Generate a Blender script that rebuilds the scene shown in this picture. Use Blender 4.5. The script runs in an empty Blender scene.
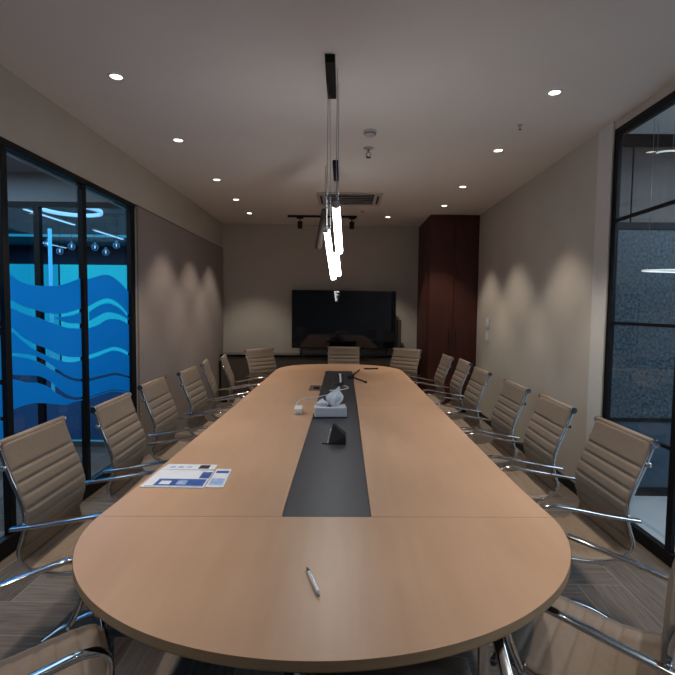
import bpy, math, random
from mathutils import Vector, Matrix
random.seed(7)
PI = math.pi
S = bpy.context.scene
COL = S.collection

# ------------------------------------------------------------------ materials
def mat(name, color=(.5,.5,.5), rough=.5, metal=0., spec=.5, emis=None, estr=0., noise=0., nscale=20., bump=0., bscale=200., stretch=(1,1,1), coat=0.):
    m = bpy.data.materials.new(name); m.use_nodes = True
    nt = m.node_tree; b = nt.nodes['Principled BSDF']
    b.inputs['Base Color'].default_value = (*color, 1)
    b.inputs['Roughness'].default_value = rough
    b.inputs['Metallic'].default_value = metal
    b.inputs['Specular IOR Level'].default_value = spec
    b.inputs['Coat Weight'].default_value = coat
    if emis:
        b.inputs['Emission Color'].default_value = (*emis, 1); b.inputs['Emission Strength'].default_value = estr
    tc = nt.nodes.new('ShaderNodeTexCoord'); mp = nt.nodes.new('ShaderNodeMapping')
    mp.inputs['Scale'].default_value = stretch
    nt.links.new(tc.outputs['Object'], mp.inputs['Vector'])
    if noise > 0:
        n = nt.nodes.new('ShaderNodeTexNoise'); n.inputs['Scale'].default_value = nscale; n.inputs['Detail'].default_value = 5
        nt.links.new(mp.outputs[0], n.inputs['Vector'])
        r = nt.nodes.new('ShaderNodeValToRGB')
        r.color_ramp.elements[0].position = .3; r.color_ramp.elements[1].position = .7
        r.color_ramp.elements[0].color = (*[c*(1-noise) for c in color], 1)
        r.color_ramp.elements[1].color = (*[min(1, c*(1+noise)) for c in color], 1)
        nt.links.new(n.outputs['Fac'], r.inputs['Fac']); nt.links.new(r.outputs[0], b.inputs['Base Color'])
    if bump > 0:
        n2 = nt.nodes.new('ShaderNodeTexNoise'); n2.inputs['Scale'].default_value = bscale; n2.inputs['Detail'].default_value = 3
        nt.links.new(mp.outputs[0], n2.inputs['Vector'])
        bp = nt.nodes.new('ShaderNodeBump'); bp.inputs['Strength'].default_value = bump; bp.inputs['Distance'].default_value = .002
        nt.links.new(n2.outputs['Fac'], bp.inputs['Height']); nt.links.new(bp.outputs[0], b.inputs['Normal'])
    return m

M = {}
M['wall'] = mat('wall_paint', (.50,.463,.41), .85, spec=.2, noise=.03, nscale=3, bump=.1)
M['ceil'] = mat('ceiling_paint', (.74,.70,.66), .9, spec=.1, noise=.02, nscale=2)
M['pier'] = mat('pier_paint', (.6,.6,.58), .8, spec=.2, noise=.02)
M['felt'] = mat('acoustic_felt', (.30,.255,.24), .95, spec=.1, noise=.10, nscale=60, bump=.4, bscale=500)
M['black'] = mat('black_metal', (.004,.005,.007), .5, spec=.25, noise=.1)
M['black_gloss'] = mat('black_gloss', (.004,.004,.007), .03, noise=.1)
M['black_plastic'] = mat('black_plastic', (.006,.006,.007), .55, noise=.15)
M['chrome'] = mat('polished_chrome', (.62,.62,.64), .09, metal=1., noise=.04)
M['leather'] = mat('taupe_leatherette', (.235,.180,.136), .5, spec=.4, noise=.05, nscale=40, bump=.3, bscale=350)
M['white_plastic'] = mat('white_plastic', (.72,.72,.70), .4, noise=.02)
M['offwhite'] = mat('offwhite_plastic', (.5,.47,.44), .5, noise=.03)
M['paper'] = mat('white_paper', (.70,.73,.78), .6, noise=.03)
M['tissue'] = mat('tissue_paper', (.75,.80,.86), .9, noise=.03, bump=.2, bscale=90)
M['box_grey'] = mat('grey_card', (.55,.57,.61), .6, noise=.04, nscale=40)
M['blue_ink'] = mat('blue_ink', (.03,.09,.33), .5, noise=.35, nscale=25)
M['lightblue_ink'] = mat('lightblue_ink', (.30,.42,.66), .5, noise=.3, nscale=30)
M['dark_ink'] = mat('dark_ink', (.02,.02,.03), .5, noise=.2)
M['table_edge'] = mat('table_edge_band', (.36,.25,.15), .45, noise=.08, nscale=8, stretch=(1,1,10))
M['dark_strip'] = mat('slate_inlay', (.038,.036,.042), .42, spec=.5, noise=.12, nscale=50)
M['dark_wood'] = mat('dark_brown_wood', (.035,.022,.016), .5, noise=.25, nscale=5, stretch=(8,8,.6))
M['red_wood'] = mat('mahogany_veneer', (.055,.010,.006), .5, noise=.30, nscale=6, stretch=(9,9,.5))
M['cab_brown'] = mat('grey_brown_laminate', (.07,.055,.045), .6, noise=.1)
M['red_groove'] = mat('veneer_groove', (.012,.004,.003), .7, noise=.1)
M['tile'] = mat('pale_floor_tile', (.42,.42,.41), .4, noise=.06, nscale=4)
M['grey_ceil'] = mat('grey_ceiling', (.33,.33,.34), .9, noise=.02)
M['pale_ceil'] = mat('pale_corridor_ceiling', (.78,.79,.80), .9, noise=.02)
M['navy'] = mat('dark_office_paint', (.06,.08,.105), .85, noise=.05)
M['office_floor'] = mat('office_dark_carpet', (.014,.045,.10), .95, noise=.2)
M['speckle'] = mat('speckled_dark_wallcovering', (.045,.064,.078), .45, noise=.9, nscale=45, bump=.5, bscale=90)
M['brown_panel'] = mat('brown_wall_panel', (.13,.10,.085), .5, noise=.12, nscale=4, stretch=(6,6,.6))
M['blue_panel'] = mat('slate_blue_panel', (.035,.06,.085), .4, noise=.2, nscale=9)
M['lamp_lens'] = mat('downlight_lens', (.9,.88,.8), .5, emis=(1,.90,.76), estr=6)
M['tube'] = mat('led_tube', (.9,.95,1), .4, emis=(.93,.97,1.0), estr=20)
M['ring'] = mat('ring_led', (.8,.9,1), .4, emis=(.45,.80,1.0), estr=.7)
M['line'] = mat('linear_led', (.8,.9,1), .4, emis=(.50,.80,1.0), estr=1.0)
M['cyan_led'] = mat('cyan_led', (.2,.7,.9), .4, emis=(.06,.45,.62), estr=.55)
M['warm_glow'] = mat('warm_glow', (.9,.9,.8), .4, emis=(1,.95,.85), estr=.45)  # glow of the added ring and arc beyond the right glass
M['alu'] = mat('brushed_aluminium', (.42,.42,.43), .3, metal=1., noise=.08)

def glass(name, tint=(1,1,1), refl=1.):
    m = bpy.data.materials.new(name); m.use_nodes = True; nt = m.node_tree; nt.nodes.clear()
    o = nt.nodes.new('ShaderNodeOutputMaterial'); t = nt.nodes.new('ShaderNodeBsdfTransparent'); g = nt.nodes.new('ShaderNodeBsdfGlossy')
    t.inputs[0].default_value = (*tint, 1); g.inputs['Roughness'].default_value = .01; g.inputs[0].default_value = (refl, refl, refl, 1)
    f = nt.nodes.new('ShaderNodeFresnel'); f.inputs[0].default_value = 1.45
    mx = nt.nodes.new('ShaderNodeMixShader')
    ge = nt.nodes.new('ShaderNodeNewGeometry'); sb = nt.nodes.new('ShaderNodeMath'); sb.operation = 'SUBTRACT'; sb.inputs[0].default_value = 1.
    ml = nt.nodes.new('ShaderNodeMath'); ml.operation = 'MULTIPLY'   # the pane's second face adds no total reflection
    nt.links.new(ge.outputs['Backfacing'], sb.inputs[1]); nt.links.new(sb.outputs[0], ml.inputs[0]); nt.links.new(f.outputs[0], ml.inputs[1])
    nt.links.new(ml.outputs[0], mx.inputs[0]); nt.links.new(t.outputs[0], mx.inputs[1]); nt.links.new(g.outputs[0], mx.inputs[2])
    nt.links.new(mx.outputs[0], o.inputs[0])
    return m
M['glass'] = glass('clear_glass', (.86,.90,.93), .8)
M['glass_far'] = glass('partition_glass', (.75,.85,.92), .5)
M['socket_glass'] = glass('clear_acrylic', (.9,.9,.92), 1)

def smoked(name):
    m = bpy.data.materials.new(name); m.use_nodes = True; nt = m.node_tree; nt.nodes.clear()
    o = nt.nodes.new('ShaderNodeOutputMaterial'); t = nt.nodes.new('ShaderNodeBsdfTransparent'); g = nt.nodes.new('ShaderNodeBsdfPrincipled')
    g.inputs['Base Color'].default_value = (.35,.5,.6,1); g.inputs['Roughness'].default_value = .08
    lw = nt.nodes.new('ShaderNodeLayerWeight'); lw.inputs[0].default_value = .35; mx = nt.nodes.new('ShaderNodeMixShader')
    nt.links.new(lw.outputs['Facing'], mx.inputs[0]); nt.links.new(t.outputs[0], mx.inputs[1]); nt.links.new(g.outputs[0], mx.inputs[2]); nt.links.new(mx.outputs[0], o.inputs[0])
    return m
M['globe_glass'] = smoked('globe_glass')
def film_mat():
    m = bpy.data.materials.new('blue_frosted_film'); m.use_nodes = True; nt = m.node_tree; nt.nodes.clear()
    o = nt.nodes.new('ShaderNodeOutputMaterial')
    tr = nt.nodes.new('ShaderNodeBsdfTranslucent'); tp = nt.nodes.new('ShaderNodeBsdfTransparent'); df = nt.nodes.new('ShaderNodeBsdfDiffuse')
    tr.inputs[0].default_value = (.04,.62,.95,1); tp.inputs[0].default_value = (.06,.42,.75,1); df.inputs[0].default_value = (.05,.25,.50,1)
    n = nt.nodes.new('ShaderNodeTexNoise'); n.inputs['Scale'].default_value = 2.
    a = nt.nodes.new('ShaderNodeMixShader'); b = nt.nodes.new('ShaderNodeMixShader')
    a.inputs[0].default_value = .25; b.inputs[0].default_value = .12
    nt.links.new(tr.outputs[0], a.inputs[1]); nt.links.new(tp.outputs[0], a.inputs[2])
    nt.links.new(a.outputs[0], b.inputs[1]); nt.links.new(df.outputs[0], b.inputs[2])
    nt.links.new(b.outputs[0], o.inputs[0])
    return m
M['film'] = film_mat()

def window_emit(name, c0, c1, strength, nscale):
    m = bpy.data.materials.new(name); m.use_nodes = True; nt = m.node_tree; nt.nodes.clear()
    o = nt.nodes.new('ShaderNodeOutputMaterial'); e = nt.nodes.new('ShaderNodeEmission')
    tc = nt.nodes.new('ShaderNodeTexCoord'); n = nt.nodes.new('ShaderNodeTexNoise'); n.inputs['Scale'].default_value = nscale
    r = nt.nodes.new('ShaderNodeValToRGB'); r.color_ramp.elements[0].color = (*c0,1); r.color_ramp.elements[1].color = (*c1,1)
    r.color_ramp.elements[0].position = .35; r.color_ramp.elements[1].position = .65
    nt.links.new(tc.outputs['Object'], n.inputs['Vector']); nt.links.new(n.outputs['Fac'], r.inputs['Fac'])
    nt.links.new(r.outputs[0], e.inputs[0]); e.inputs[1].default_value = strength
    nt.links.new(e.outputs[0], o.inputs[0]); return m
M['daylight'] = window_emit('tinted_daylight', (.02,.48,.68), (.02,.62,.74), .95, .35)
M['daylight_dim'] = window_emit('dim_tinted_daylight', (.01,.36,.60), (.01,.44,.66), .85, .4)

def beech():
    m = bpy.data.materials.new('beech_veneer'); m.use_nodes = True; nt = m.node_tree; b = nt.nodes['Principled BSDF']
    tc = nt.nodes.new('ShaderNodeTexCoord'); mp = nt.nodes.new('ShaderNodeMapping'); mp.inputs['Scale'].default_value = (9, .8, 1)
    nt.links.new(tc.outputs['Object'], mp.inputs[0])
    n = nt.nodes.new('ShaderNodeTexNoise'); n.inputs['Scale'].default_value = 2.2; n.inputs['Detail'].default_value = 8
    nt.links.new(mp.outputs[0], n.inputs['Vector'])
    n2 = nt.nodes.new('ShaderNodeTexNoise'); n2.inputs['Scale'].default_value = 2.0; nt.links.new(tc.outputs['Object'], n2.inputs['Vector'])
    mm = nt.nodes.new('ShaderNodeMath'); mm.operation = 'MULTIPLY_ADD'; mm.inputs[1].default_value = .5
    nt.links.new(n.outputs['Fac'], mm.inputs[0]); 
    m3 = nt.nodes.new('ShaderNodeMath'); m3.operation = 'MULTIPLY'; m3.inputs[1].default_value = .5
    nt.links.new(n2.outputs['Fac'], m3.inputs[0]); nt.links.new(m3.outputs[0], mm.inputs[2])
    r = nt.nodes.new('ShaderNodeValToRGB'); r.color_ramp.elements[0].position = .3; r.color_ramp.elements[1].position = .7
    r.color_ramp.elements[0].color = (.48,.290,.178,1); r.color_ramp.elements[1].color = (.55,.345,.222,1)
    nt.links.new(mm.outputs[0], r.inputs[0]); nt.links.new(r.outputs[0], b.inputs['Base Color'])
    b.inputs['Roughness'].default_value = .36; b.inputs['Specular IOR Level'].default_value = .5
    return m
M['beech'] = beech()

def carpet():
    m = bpy.data.materials.new('herringbone_carpet_planks'); m.use_nodes = True; nt = m.node_tree; b = nt.nodes['Principled BSDF']
    at = nt.nodes.new('ShaderNodeAttribute'); at.attribute_name = 'plank'
    uv = nt.nodes.new('ShaderNodeUVMap'); mp = nt.nodes.new('ShaderNodeMapping'); mp.inputs['Scale'].default_value = (2.5, 38, 1)
    nt.links.new(uv.outputs[0], mp.inputs[0])
    n = nt.nodes.new('ShaderNodeTexNoise'); n.inputs['Scale'].default_value = 1.6; n.inputs['Detail'].default_value = 6; n.inputs['Roughness'].default_value = .7
    nt.links.new(mp.outputs[0], n.inputs['Vector'])
    ma = nt.nodes.new('ShaderNodeMath'); ma.operation = 'MULTIPLY_ADD'; ma.inputs[1].default_value = .30
    nt.links.new(at.outputs['Fac'], ma.inputs[0])
    mb = nt.nodes.new('ShaderNodeMath'); mb.operation = 'MULTIPLY'; mb.inputs[1].default_value = .75
    nt.links.new(n.outputs['Fac'], mb.inputs[0]); nt.links.new(mb.outputs[0], ma.inputs[2])
    r = nt.nodes.new('ShaderNodeValToRGB'); r.color_ramp.elements[0].position = .30; r.color_ramp.elements[1].position = .80
    r.color_ramp.elements[0].color = (.070,.055,.047,1); r.color_ramp.elements[1].color = (.225,.19,.165,1)
    nt.links.new(ma.outputs[0], r.inputs[0]); nt.links.new(r.outputs[0], b.inputs['Base Color'])
    b.inputs['Roughness'].default_value = .95; b.inputs['Specular IOR Level'].default_value = .1
    return m
M['carpet'] = carpet()
M['carpet_joint'] = mat('carpet_joint', (.27,.24,.215), .95, noise=.1)

# ------------------------------------------------------------------ mesh helpers
class MB:
    def __init__(s): s.v = []; s.f = []; s.sm = []
    def add(s, vs, fs, smooth=False):
        n = len(s.v); s.v += [tuple(v) for v in vs]
        for f in fs: s.f.append(tuple(i+n for i in f)); s.sm.append(smooth)
        return s
    def box(s, x0, x1, y0, y1, z0, z1, mtx=None):
        vs = [Vector((x, y, z)) for z in (z0, z1) for y in (y0, y1) for x in (x0, x1)]
        if mtx: vs = [mtx @ v for v in vs]
        return s.add(vs, [(0,2,3,1),(4,5,7,6),(0,1,5,4),(2,6,7,3),(0,4,6,2),(1,3,7,5)])
    def prism(s, pts, z0, z1):
        n = len(pts)
        vs = [(p[0], p[1], z0) for p in pts] + [(p[0], p[1], z1) for p in pts]
        fs = [tuple(range(n-1, -1, -1)), tuple(range(n, 2*n))] + [(i, (i+1) % n, n+(i+1) % n, n+i) for i in range(n)]
        return s.add(vs, fs)
    def sweep(s, path, prof, side=None, closed=False, smooth=True):
        """path: list of Vector; prof: list of (a,b): a along 'side', b along normal"""
        P = [Vector(p) for p in path]; n = len(P); m = len(prof); vs = []
        for i in range(n):
            if closed: t = P[(i+1) % n] - P[i-1]
            else: t = P[min(i+1, n-1)] - P[max(i-1, 0)]
            t.normalize()
            sd = Vector(side) if side else (Vector((0,0,1)).cross(t) if abs(t.z) < .95 else Vector((1,0,0)))
            sd = (sd - t*sd.dot(t)).normalized(); nn = t.cross(sd)
            vs += [P[i] + sd*a + nn*b for a, b in prof]
        fs = []
        for i in range(n if closed else n-1):
            j = (i+1) % n
            for k in range(m): fs.append((i*m+k, i*m+(k+1) % m, j*m+(k+1) % m, j*m+k))
        s.add(vs, fs, smooth)
        if not closed:
            nb = len(s.v) - len(vs)
            s.f.append(tuple(nb+k for k in range(m-1, -1, -1))); s.sm.append(False)
            s.f.append(tuple(nb+(n-1)*m+k for k in range(m))); s.sm.append(False)
        return s
    def tube(s, path, r, seg=10, closed=False, side=None):
        return s.sweep(path, [(r*math.cos(2*PI*k/seg), r*math.sin(2*PI*k/seg)) for k in range(seg)], side, closed)
    def cyl(s, a, b, r, seg=20, r2=None):
        a = Vector(a); b = Vector(b); r2 = r if r2 is None else r2
        t = (b-a).normalized(); u = t.orthogonal().normalized(); w = t.cross(u)
        vs = [a + (u*math.cos(2*PI*k/seg)+w*math.sin(2*PI*k/seg))*r for k in range(seg)] + [b + (u*math.cos(2*PI*k/seg)+w*math.sin(2*PI*k/seg))*r2 for k in range(seg)]
        s.add(vs, [(k, (k+1) % seg, seg+(k+1) % seg, seg+k) for k in range(seg)], True)
        n = len(s.v)-2*seg
        s.f.append(tuple(n+k for k in range(seg-1, -1, -1))); s.sm.append(False)
        s.f.append(tuple(n+seg+k for k in range(seg))); s.sm.append(False)
        return s
    def lathe(s, prof, c=(0,0,0), seg=24):
        n = len(prof); vs = []
        for r, z in prof: vs += [(c[0]+r*math.cos(2*PI*k/seg), c[1]+r*math.sin(2*PI*k/seg), c[2]+z) for k in range(seg)]
        fs = [(i*seg+k, i*seg+(k+1) % seg, (i+1)*seg+(k+1) % seg, (i+1)*seg+k) for i in range(n-1) for k in range(seg)]
        return s.add(vs, fs, True)
    def build(s, name, material, parent=None, bevel=0., bseg=2, loc=None):
        me = bpy.data.meshes.new(name); me.from_pydata(s.v, [], s.f); me.update()
        for p, q in zip(me.polygons, s.sm): p.use_smooth = q
        me.materials.append(material)
        o = bpy.data.objects.new(name, me); COL.objects.link(o)
        if parent: o.parent = parent
        if loc: o.location = loc
        if bevel > 0:
            bm = o.modifiers.new('bevel', 'BEVEL'); bm.width = bevel; bm.segments = bseg; bm.limit_method = 'ANGLE'; bm.angle_limit = .6
        return o

def rrect(w, h, r, seg=3):
    out = []
    for cx, cy, a0 in ((w/2-r, h/2-r, 0), (-w/2+r, h/2-r, PI/2), (-w/2+r, -h/2+r, PI), (w/2-r, -h/2+r, 1.5*PI)):
        for k in range(seg+1):
            a = a0 + k*PI/2/seg; out.append((cx+r*math.cos(a), cy+r*math.sin(a)))
    return out

def catmull(pts, n=8):
    P = [Vector(p) for p in pts]; P = [P[0]*2-P[1]] + P + [P[-1]*2-P[-2]]; out = []
    for i in range(1, len(P)-2):
        for k in range(n):
            t = k/n; p0, p1, p2, p3 = P[i-1:i+3]
            out.append(.5*((2*p1)+(p2-p0)*t+(2*p0-5*p1+4*p2-p3)*t*t+(3*p1-p0-3*p2+p3)*t**3))
    out.append(P[-2]); return out

def tag(o, label=None, cat=None, group=None, kind=None):
    if label: o['label'] = label
    if cat: o['category'] = cat
    if group: o['group'] = group
    if kind: o['kind'] = kind
    return o
def empty(name, loc=(0,0,0), rz=0.):
    o = bpy.data.objects.new(name, None); COL.objects.link(o); o.location = loc; o.rotation_euler = (0,0,rz); o.empty_display_size = .1
    return o
def struct(name, mb, m, **k):
    o = mb.build(name, m, **k); o['kind'] = 'structure'; return o
def copy_tree(o, parent=None):
    c = o.copy(); COL.objects.link(c)
    if parent: c.parent = parent
    for ch in list(o.children): copy_tree(ch, c)
    return c

# ------------------------------------------------------------------ room shell
XL, XR, YB, YN, H = -2.0, 1.96, 8.15, -2.0, 2.90
SK = .060
# floor: herringbone carpet planks, one mesh
def herringbone(x0, x1, y0, y1, w=.25, L=1.0):
    vs, fs, uvs, rnd = [], [], [], []
    g = .0015
    def rect(ax, bx, ay, by, horiz):
        ax, bx, ay, by = ax+g, bx-g, ay+g, by-g
        cx0, cx1, cy0, cy1 = max(ax, x0), min(bx, x1), max(ay, y0), min(by, y1)
        if cx1-cx0 < .002 or cy1-cy0 < .002: return
        n = len(vs); vs.extend([(cx0,cy0,0),(cx1,cy0,0),(cx1,cy1,0),(cx0,cy1,0)]); fs.append((n,n+1,n+2,n+3))
        o = random.random()*50
        if horiz: uvs.extend([(o+cx0, cy0+o), (o+cx1, cy0+o), (o+cx1, cy1+o), (o+cx0, cy1+o)])
        else: uvs.extend([(o+cy0, cx0+o), (o+cy0, cx1+o), (o+cy1, cx1+o), (o+cy1, cx0+o)])
        rnd.append(random.random())
    for k in range(-60, 60):
        for j in range(-14, 15):
            ox, oy = k*w - j*L + .07, k*w + j*L + .1
            if ox < x0-2 or ox > x1+2 or oy < y0-2 or oy > y1+2: continue
            rect(ox, ox+L, oy, oy+w, True); rect(ox-w, ox, oy, oy+L, False)
    me = bpy.data.meshes.new('floor'); me.from_pydata(vs, [], fs)
    ul = me.uv_layers.new(name='UVMap')
    # vertical plank corners run (y0,x0),(y0,x1),(y1,x1),(y1,x0): same order as the verts
    for i, u in enumerate(uvs): ul.data[i].uv = u
    at = me.attributes.new('plank', 'FLOAT', 'FACE')
    for i, r in enumerate(rnd): at.data[i].value = r
    me.materials.append(M['carpet'])
    o = bpy.data.objects.new('floor', me); COL.objects.link(o); o['kind'] = 'structure'
    return o
herringbone(-7.0, XR+.06, YN, YB)
struct('floor', MB().box(-7.0, XR+.06, YN, YB, -.06, -.0008), M['carpet_joint'])
struct('ceiling', MB().box(XL-.054, XR+.1, YN, YB+.1, H, H+.1), M['ceil'])
struct('wall_back', MB().prism([(XL-.1,7.95),(XR+.1,8.20),(XR+.1,8.32),(XL-.1,8.32)], 0, H), M['wall'])
struct('wall_front', MB().box(XL-.1, XR+.1, YN-.12, YN, 0, H), M['wall'])
# left wall: bulkhead over the glass, solid wall behind the felt
struct('wall_left', MB().box(XL-.055, XL, YN, 4.63, 2.49, H).box(XL-.055, XL, 4.63, YB, 0, H), M['wall'])
struct('wall_right', MB().box(XR, XR+.04, 3.60, YB, 0, H).box(XR, XR+.04, YN, 3.60, 2.84, H), M['wall'])
struct('trim_1', MB().box(XR-.012, XR+.04, 3.60, 3.80, 0, H), M['pier'])
struct('baseboard_right', MB().box(XR-.012, XR, 3.80, 7.05, 0, .08), M['black'])
struct('baseboard_back', MB().prism([(XL+.02,7.955-.012),(1.24,8.150-.012),(1.24,8.150),(XL+.02,7.955)], 0, .08), M['black'])

# felt panel on the left wall
fp = MB().box(XL+.001, XL+.019, 4.64, 7.92, 0, 2.475).build('acoustic_panel', M['felt'], bevel=.003)
tag(fp, 'large taupe felt panel covering the left wall between glass wall and back wall', 'wall panel')
struct('trim_2', MB().box(XL, XL+.006, 4.63, 7.92, 2.475, 2.49), M['black'])

# ------------------------------------------------------------------ left glass wall
w1 = empty('window_1', (XL-.02, 1.3, 0)); w1['kind'] = 'structure'
def wpart(mb, name, m, parent, origin, **k):
    o = mb.build(name, m, parent, **k)
    for v in o.data.vertices: v.co -= Vector(origin)
    return o
O1 = (XL-.02, 1.3, 0)
wpart(MB().box(XL-.06, XL, YN, 4.63, 2.445, 2.49), 'header', M['black'], w1, O1, bevel=.003)
wpart(MB().box(XL-.06, XL, YN, 4.63, 0, .11), 'bottom_rail', M['black'], w1, O1, bevel=.003)
wpart(MB().box(XL-.045, XL-.035, YN, 4.6, 2.415, 2.425), 'header_bead', M['alu'], w1, O1)
posts = [4.565, 3.735, 2.855, 1.97, 1.09, .21, -.67, -1.55]
for y in posts: wpart(MB().box(XL-.050, XL-.008, y-.027, y+(.027 if y < 4.5 else .065), .11, 2.445), 'mullion', M['black'], w1, O1, bevel=.003)
for a, b in zip(posts[1:], posts[:-1]):
    wpart(MB().box(XL-.045, XL-.037, a+.032, b-.032, .11, 2.445), 'glass_pane', M['glass'], w1, O1)
FB = {
'top':[(2.934,1.693),(3.006,1.664),(3.093,1.647),(3.206,1.644),(3.351,1.650),(3.473,1.666),(3.604,1.699),(3.731,1.734)],
'g1a':[(2.937,1.538),(3.029,1.508),(3.147,1.485),(3.232,1.468),(3.380,1.454),(3.529,1.463),(3.723,1.497)],
'la':[(3.355,1.429),(3.528,1.437),(3.721,1.466)],
'lb':[(3.355,1.426),(3.527,1.386),(3.718,1.376)],
'g1b':[(2.944,1.488),(3.075,1.450),(3.187,1.429),(3.285,1.403),(3.401,1.375),(3.525,1.349),(3.717,1.337)],
'g2a':[(2.939,1.365),(3.021,1.311),(3.139,1.258),(3.278,1.213),(3.393,1.168),(3.544,1.131),(3.724,1.114)],
'g2b':[(2.938,1.340),(3.020,1.285),(3.137,1.218),(3.276,1.165),(3.392,1.125),(3.542,1.094),(3.723,1.086)],
'g3a':[(2.942,1.216),(3.046,1.200),(3.146,1.178),(3.252,1.133),(3.365,1.071),(3.487,1.004),(3.619,0.959),(3.732,0.939)],
'g3b':[(2.941,1.197),(3.045,1.174),(3.145,1.144),(3.251,1.098),(3.364,1.042),(3.486,0.982),(3.618,0.936),(3.732,0.919)],
'g4a':[(2.946,1.078),(3.040,1.062),(3.162,1.042),(3.270,0.999),(3.384,0.924),(3.508,0.852),(3.614,0.817),(3.728,0.800)],
'g4b':[(2.945,1.047),(3.039,1.017),(3.160,0.995),(3.268,0.951),(3.383,0.881),(3.481,0.831),(3.613,0.794),(3.727,0.781)],
'bot':[(2.938,0.869),(3.033,0.872),(3.155,0.861),(3.321,0.821),(3.479,0.783),(3.585,0.784),(3.727,0.773)]}
FC = {
'top':[(3.819,1.728),(3.929,1.751),(4.045,1.776),(4.149,1.783),(4.258,1.764),(4.392,1.718),(4.556,1.642)],
'g1a':[(3.827,1.513),(3.971,1.556),(4.107,1.580),(4.233,1.569),(4.386,1.517),(4.571,1.414)],
'la':[(3.825,1.465),(3.969,1.514),(4.106,1.538),(4.232,1.527),(4.385,1.481),(4.570,1.385)],
'lb':[(3.823,1.393),(3.967,1.431),(4.103,1.460),(4.249,1.454),(4.404,1.426),(4.570,1.376)],
'g1b':[(3.821,1.337),(3.964,1.357),(4.101,1.395),(4.247,1.401),(4.402,1.380),(4.569,1.328)],
'g2a':[(3.829,1.123),(3.957,1.132),(4.093,1.146),(4.239,1.152),(4.394,1.121),(4.583,1.057)],
'g2b':[(3.828,1.091),(3.956,1.099),(4.092,1.116),(4.238,1.121),(4.393,1.089),(4.582,1.028)],
'g3a':[(3.838,0.931),(4.034,0.929),(4.270,0.915),(4.598,0.832)],
'g3b':[(3.837,0.907),(4.033,0.903),(4.269,0.892),(4.598,0.808)],
'g4a':[(3.833,0.785),(4.030,0.784),(4.209,0.775),(4.403,0.733),(4.594,0.691)],
'g4b':[(3.833,0.777),(4.029,0.775),(4.208,0.766),(4.403,0.724),(4.594,0.681)],
'bot':[(3.848,0.766),(4.029,0.767),(4.208,0.758),(4.403,0.715),(4.594,0.672)]}
def ev(curve, y):
    P = catmull([(a, b, 0) for a, b in curve], 8)
    if y <= P[0].x: return P[0].y + (y-P[0].x)*(P[1].y-P[0].y)/(P[1].x-P[0].x)
    for p, q in zip(P, P[1:]):
        if y <= q.x: return p.y + (y-p.x)*(q.y-p.y)/max(1e-6, q.x-p.x)
    return P[-1].y + (y-P[-1].x)*(P[-1].y-P[-2].y)/max(1e-6, (P[-1].x-P[-2].x))
def film(D, y0, y1, shift=0.):
    mb = MB(); N = 36; x = XL-.0355
    for a, b in (('top','g1a'), ('la','lb'), ('g1b','g2a'), ('g2b','g3a'), ('g3b','g4a'), ('g4b','bot')):
        ya = y0
        if a == 'la': ya = max(y0, D['la'][0][0]+shift-.02*0)
        ys = [ya + (y1-ya)*i/N for i in range(N+1)]; vs = []
        for y in ys:
            za, zb = ev(D[a], y-shift), ev(D[b], y-shift)
            if za < zb: za = zb = (za+zb)/2
            for dx in (0, .0015): vs += [(x+dx, y, za), (x+dx, y, zb)]
        fs = []
        for i in range(N):
            p, q = i*4, i*4+4
            fs += [(p, p+1, q+1, q), (p+2, q+2, q+3, p+3), (p, q, q+2, p+2), (p+1, p+3, q+3, q+1)]
        fs += [(0,2,3,1), (4*N, 4*N+1, 4*N+3, 4*N+2)]
        mb.add(vs, fs)
    wpart(mb, 'frosted_film', M['film'], w1, O1)
film(FC, 3.767, 4.533); film(FB, 2.887, 3.703)
film(FC, 2.002, 2.823, -1.74); film(FB, 1.122, 1.938, -1.765)
film(FC, .242, 1.058, -3.52); film(FB, -.638, .178, -3.525); film(FC, -1.518, -.702, -5.28)

# ------------------------------------------------------------------ right glass wall
w2 = empty('window_2', (XR+.03, 1., 0)); w2['kind'] = 'structure'; O2 = (XR+.03, 1., 0)
wpart(MB().box(XR+.0, XR+.06, YN, 3.60, 2.79, 2.84), 'header', M['black'], w2, O2, bevel=.003)
wpart(MB().box(XR+.002, XR+.045, YN, 3.60, 0, .085), 'bottom_rail', M['black'], w2, O2, bevel=.003)
posts2 = [3.575, 2.83, 2.08, 1.33, .58, -.17, -.92, -1.67]
for y in posts2: wpart(MB().box(XR+.005, XR+.034, y-.026, y+.026, .085, 2.79), 'mullion', M['black'], w2, O2, bevel=.003)
for a, b in zip(posts2[1:], posts2[:-1]):
    zs = [.085, .70, 1.435, 2.18, 2.79]
    for z in zs[1:-1]: wpart(MB().box(XR+.008, XR+.031, a+.026, b-.026, z-.011, z+.011), 'transom', M['black'], w2, O2, bevel=.002)
    wpart(MB().box(XR+.016, XR+.023, a+.026, b-.026, .085, 2.79), 'glass_pane', M['glass'], w2, O2)

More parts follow.
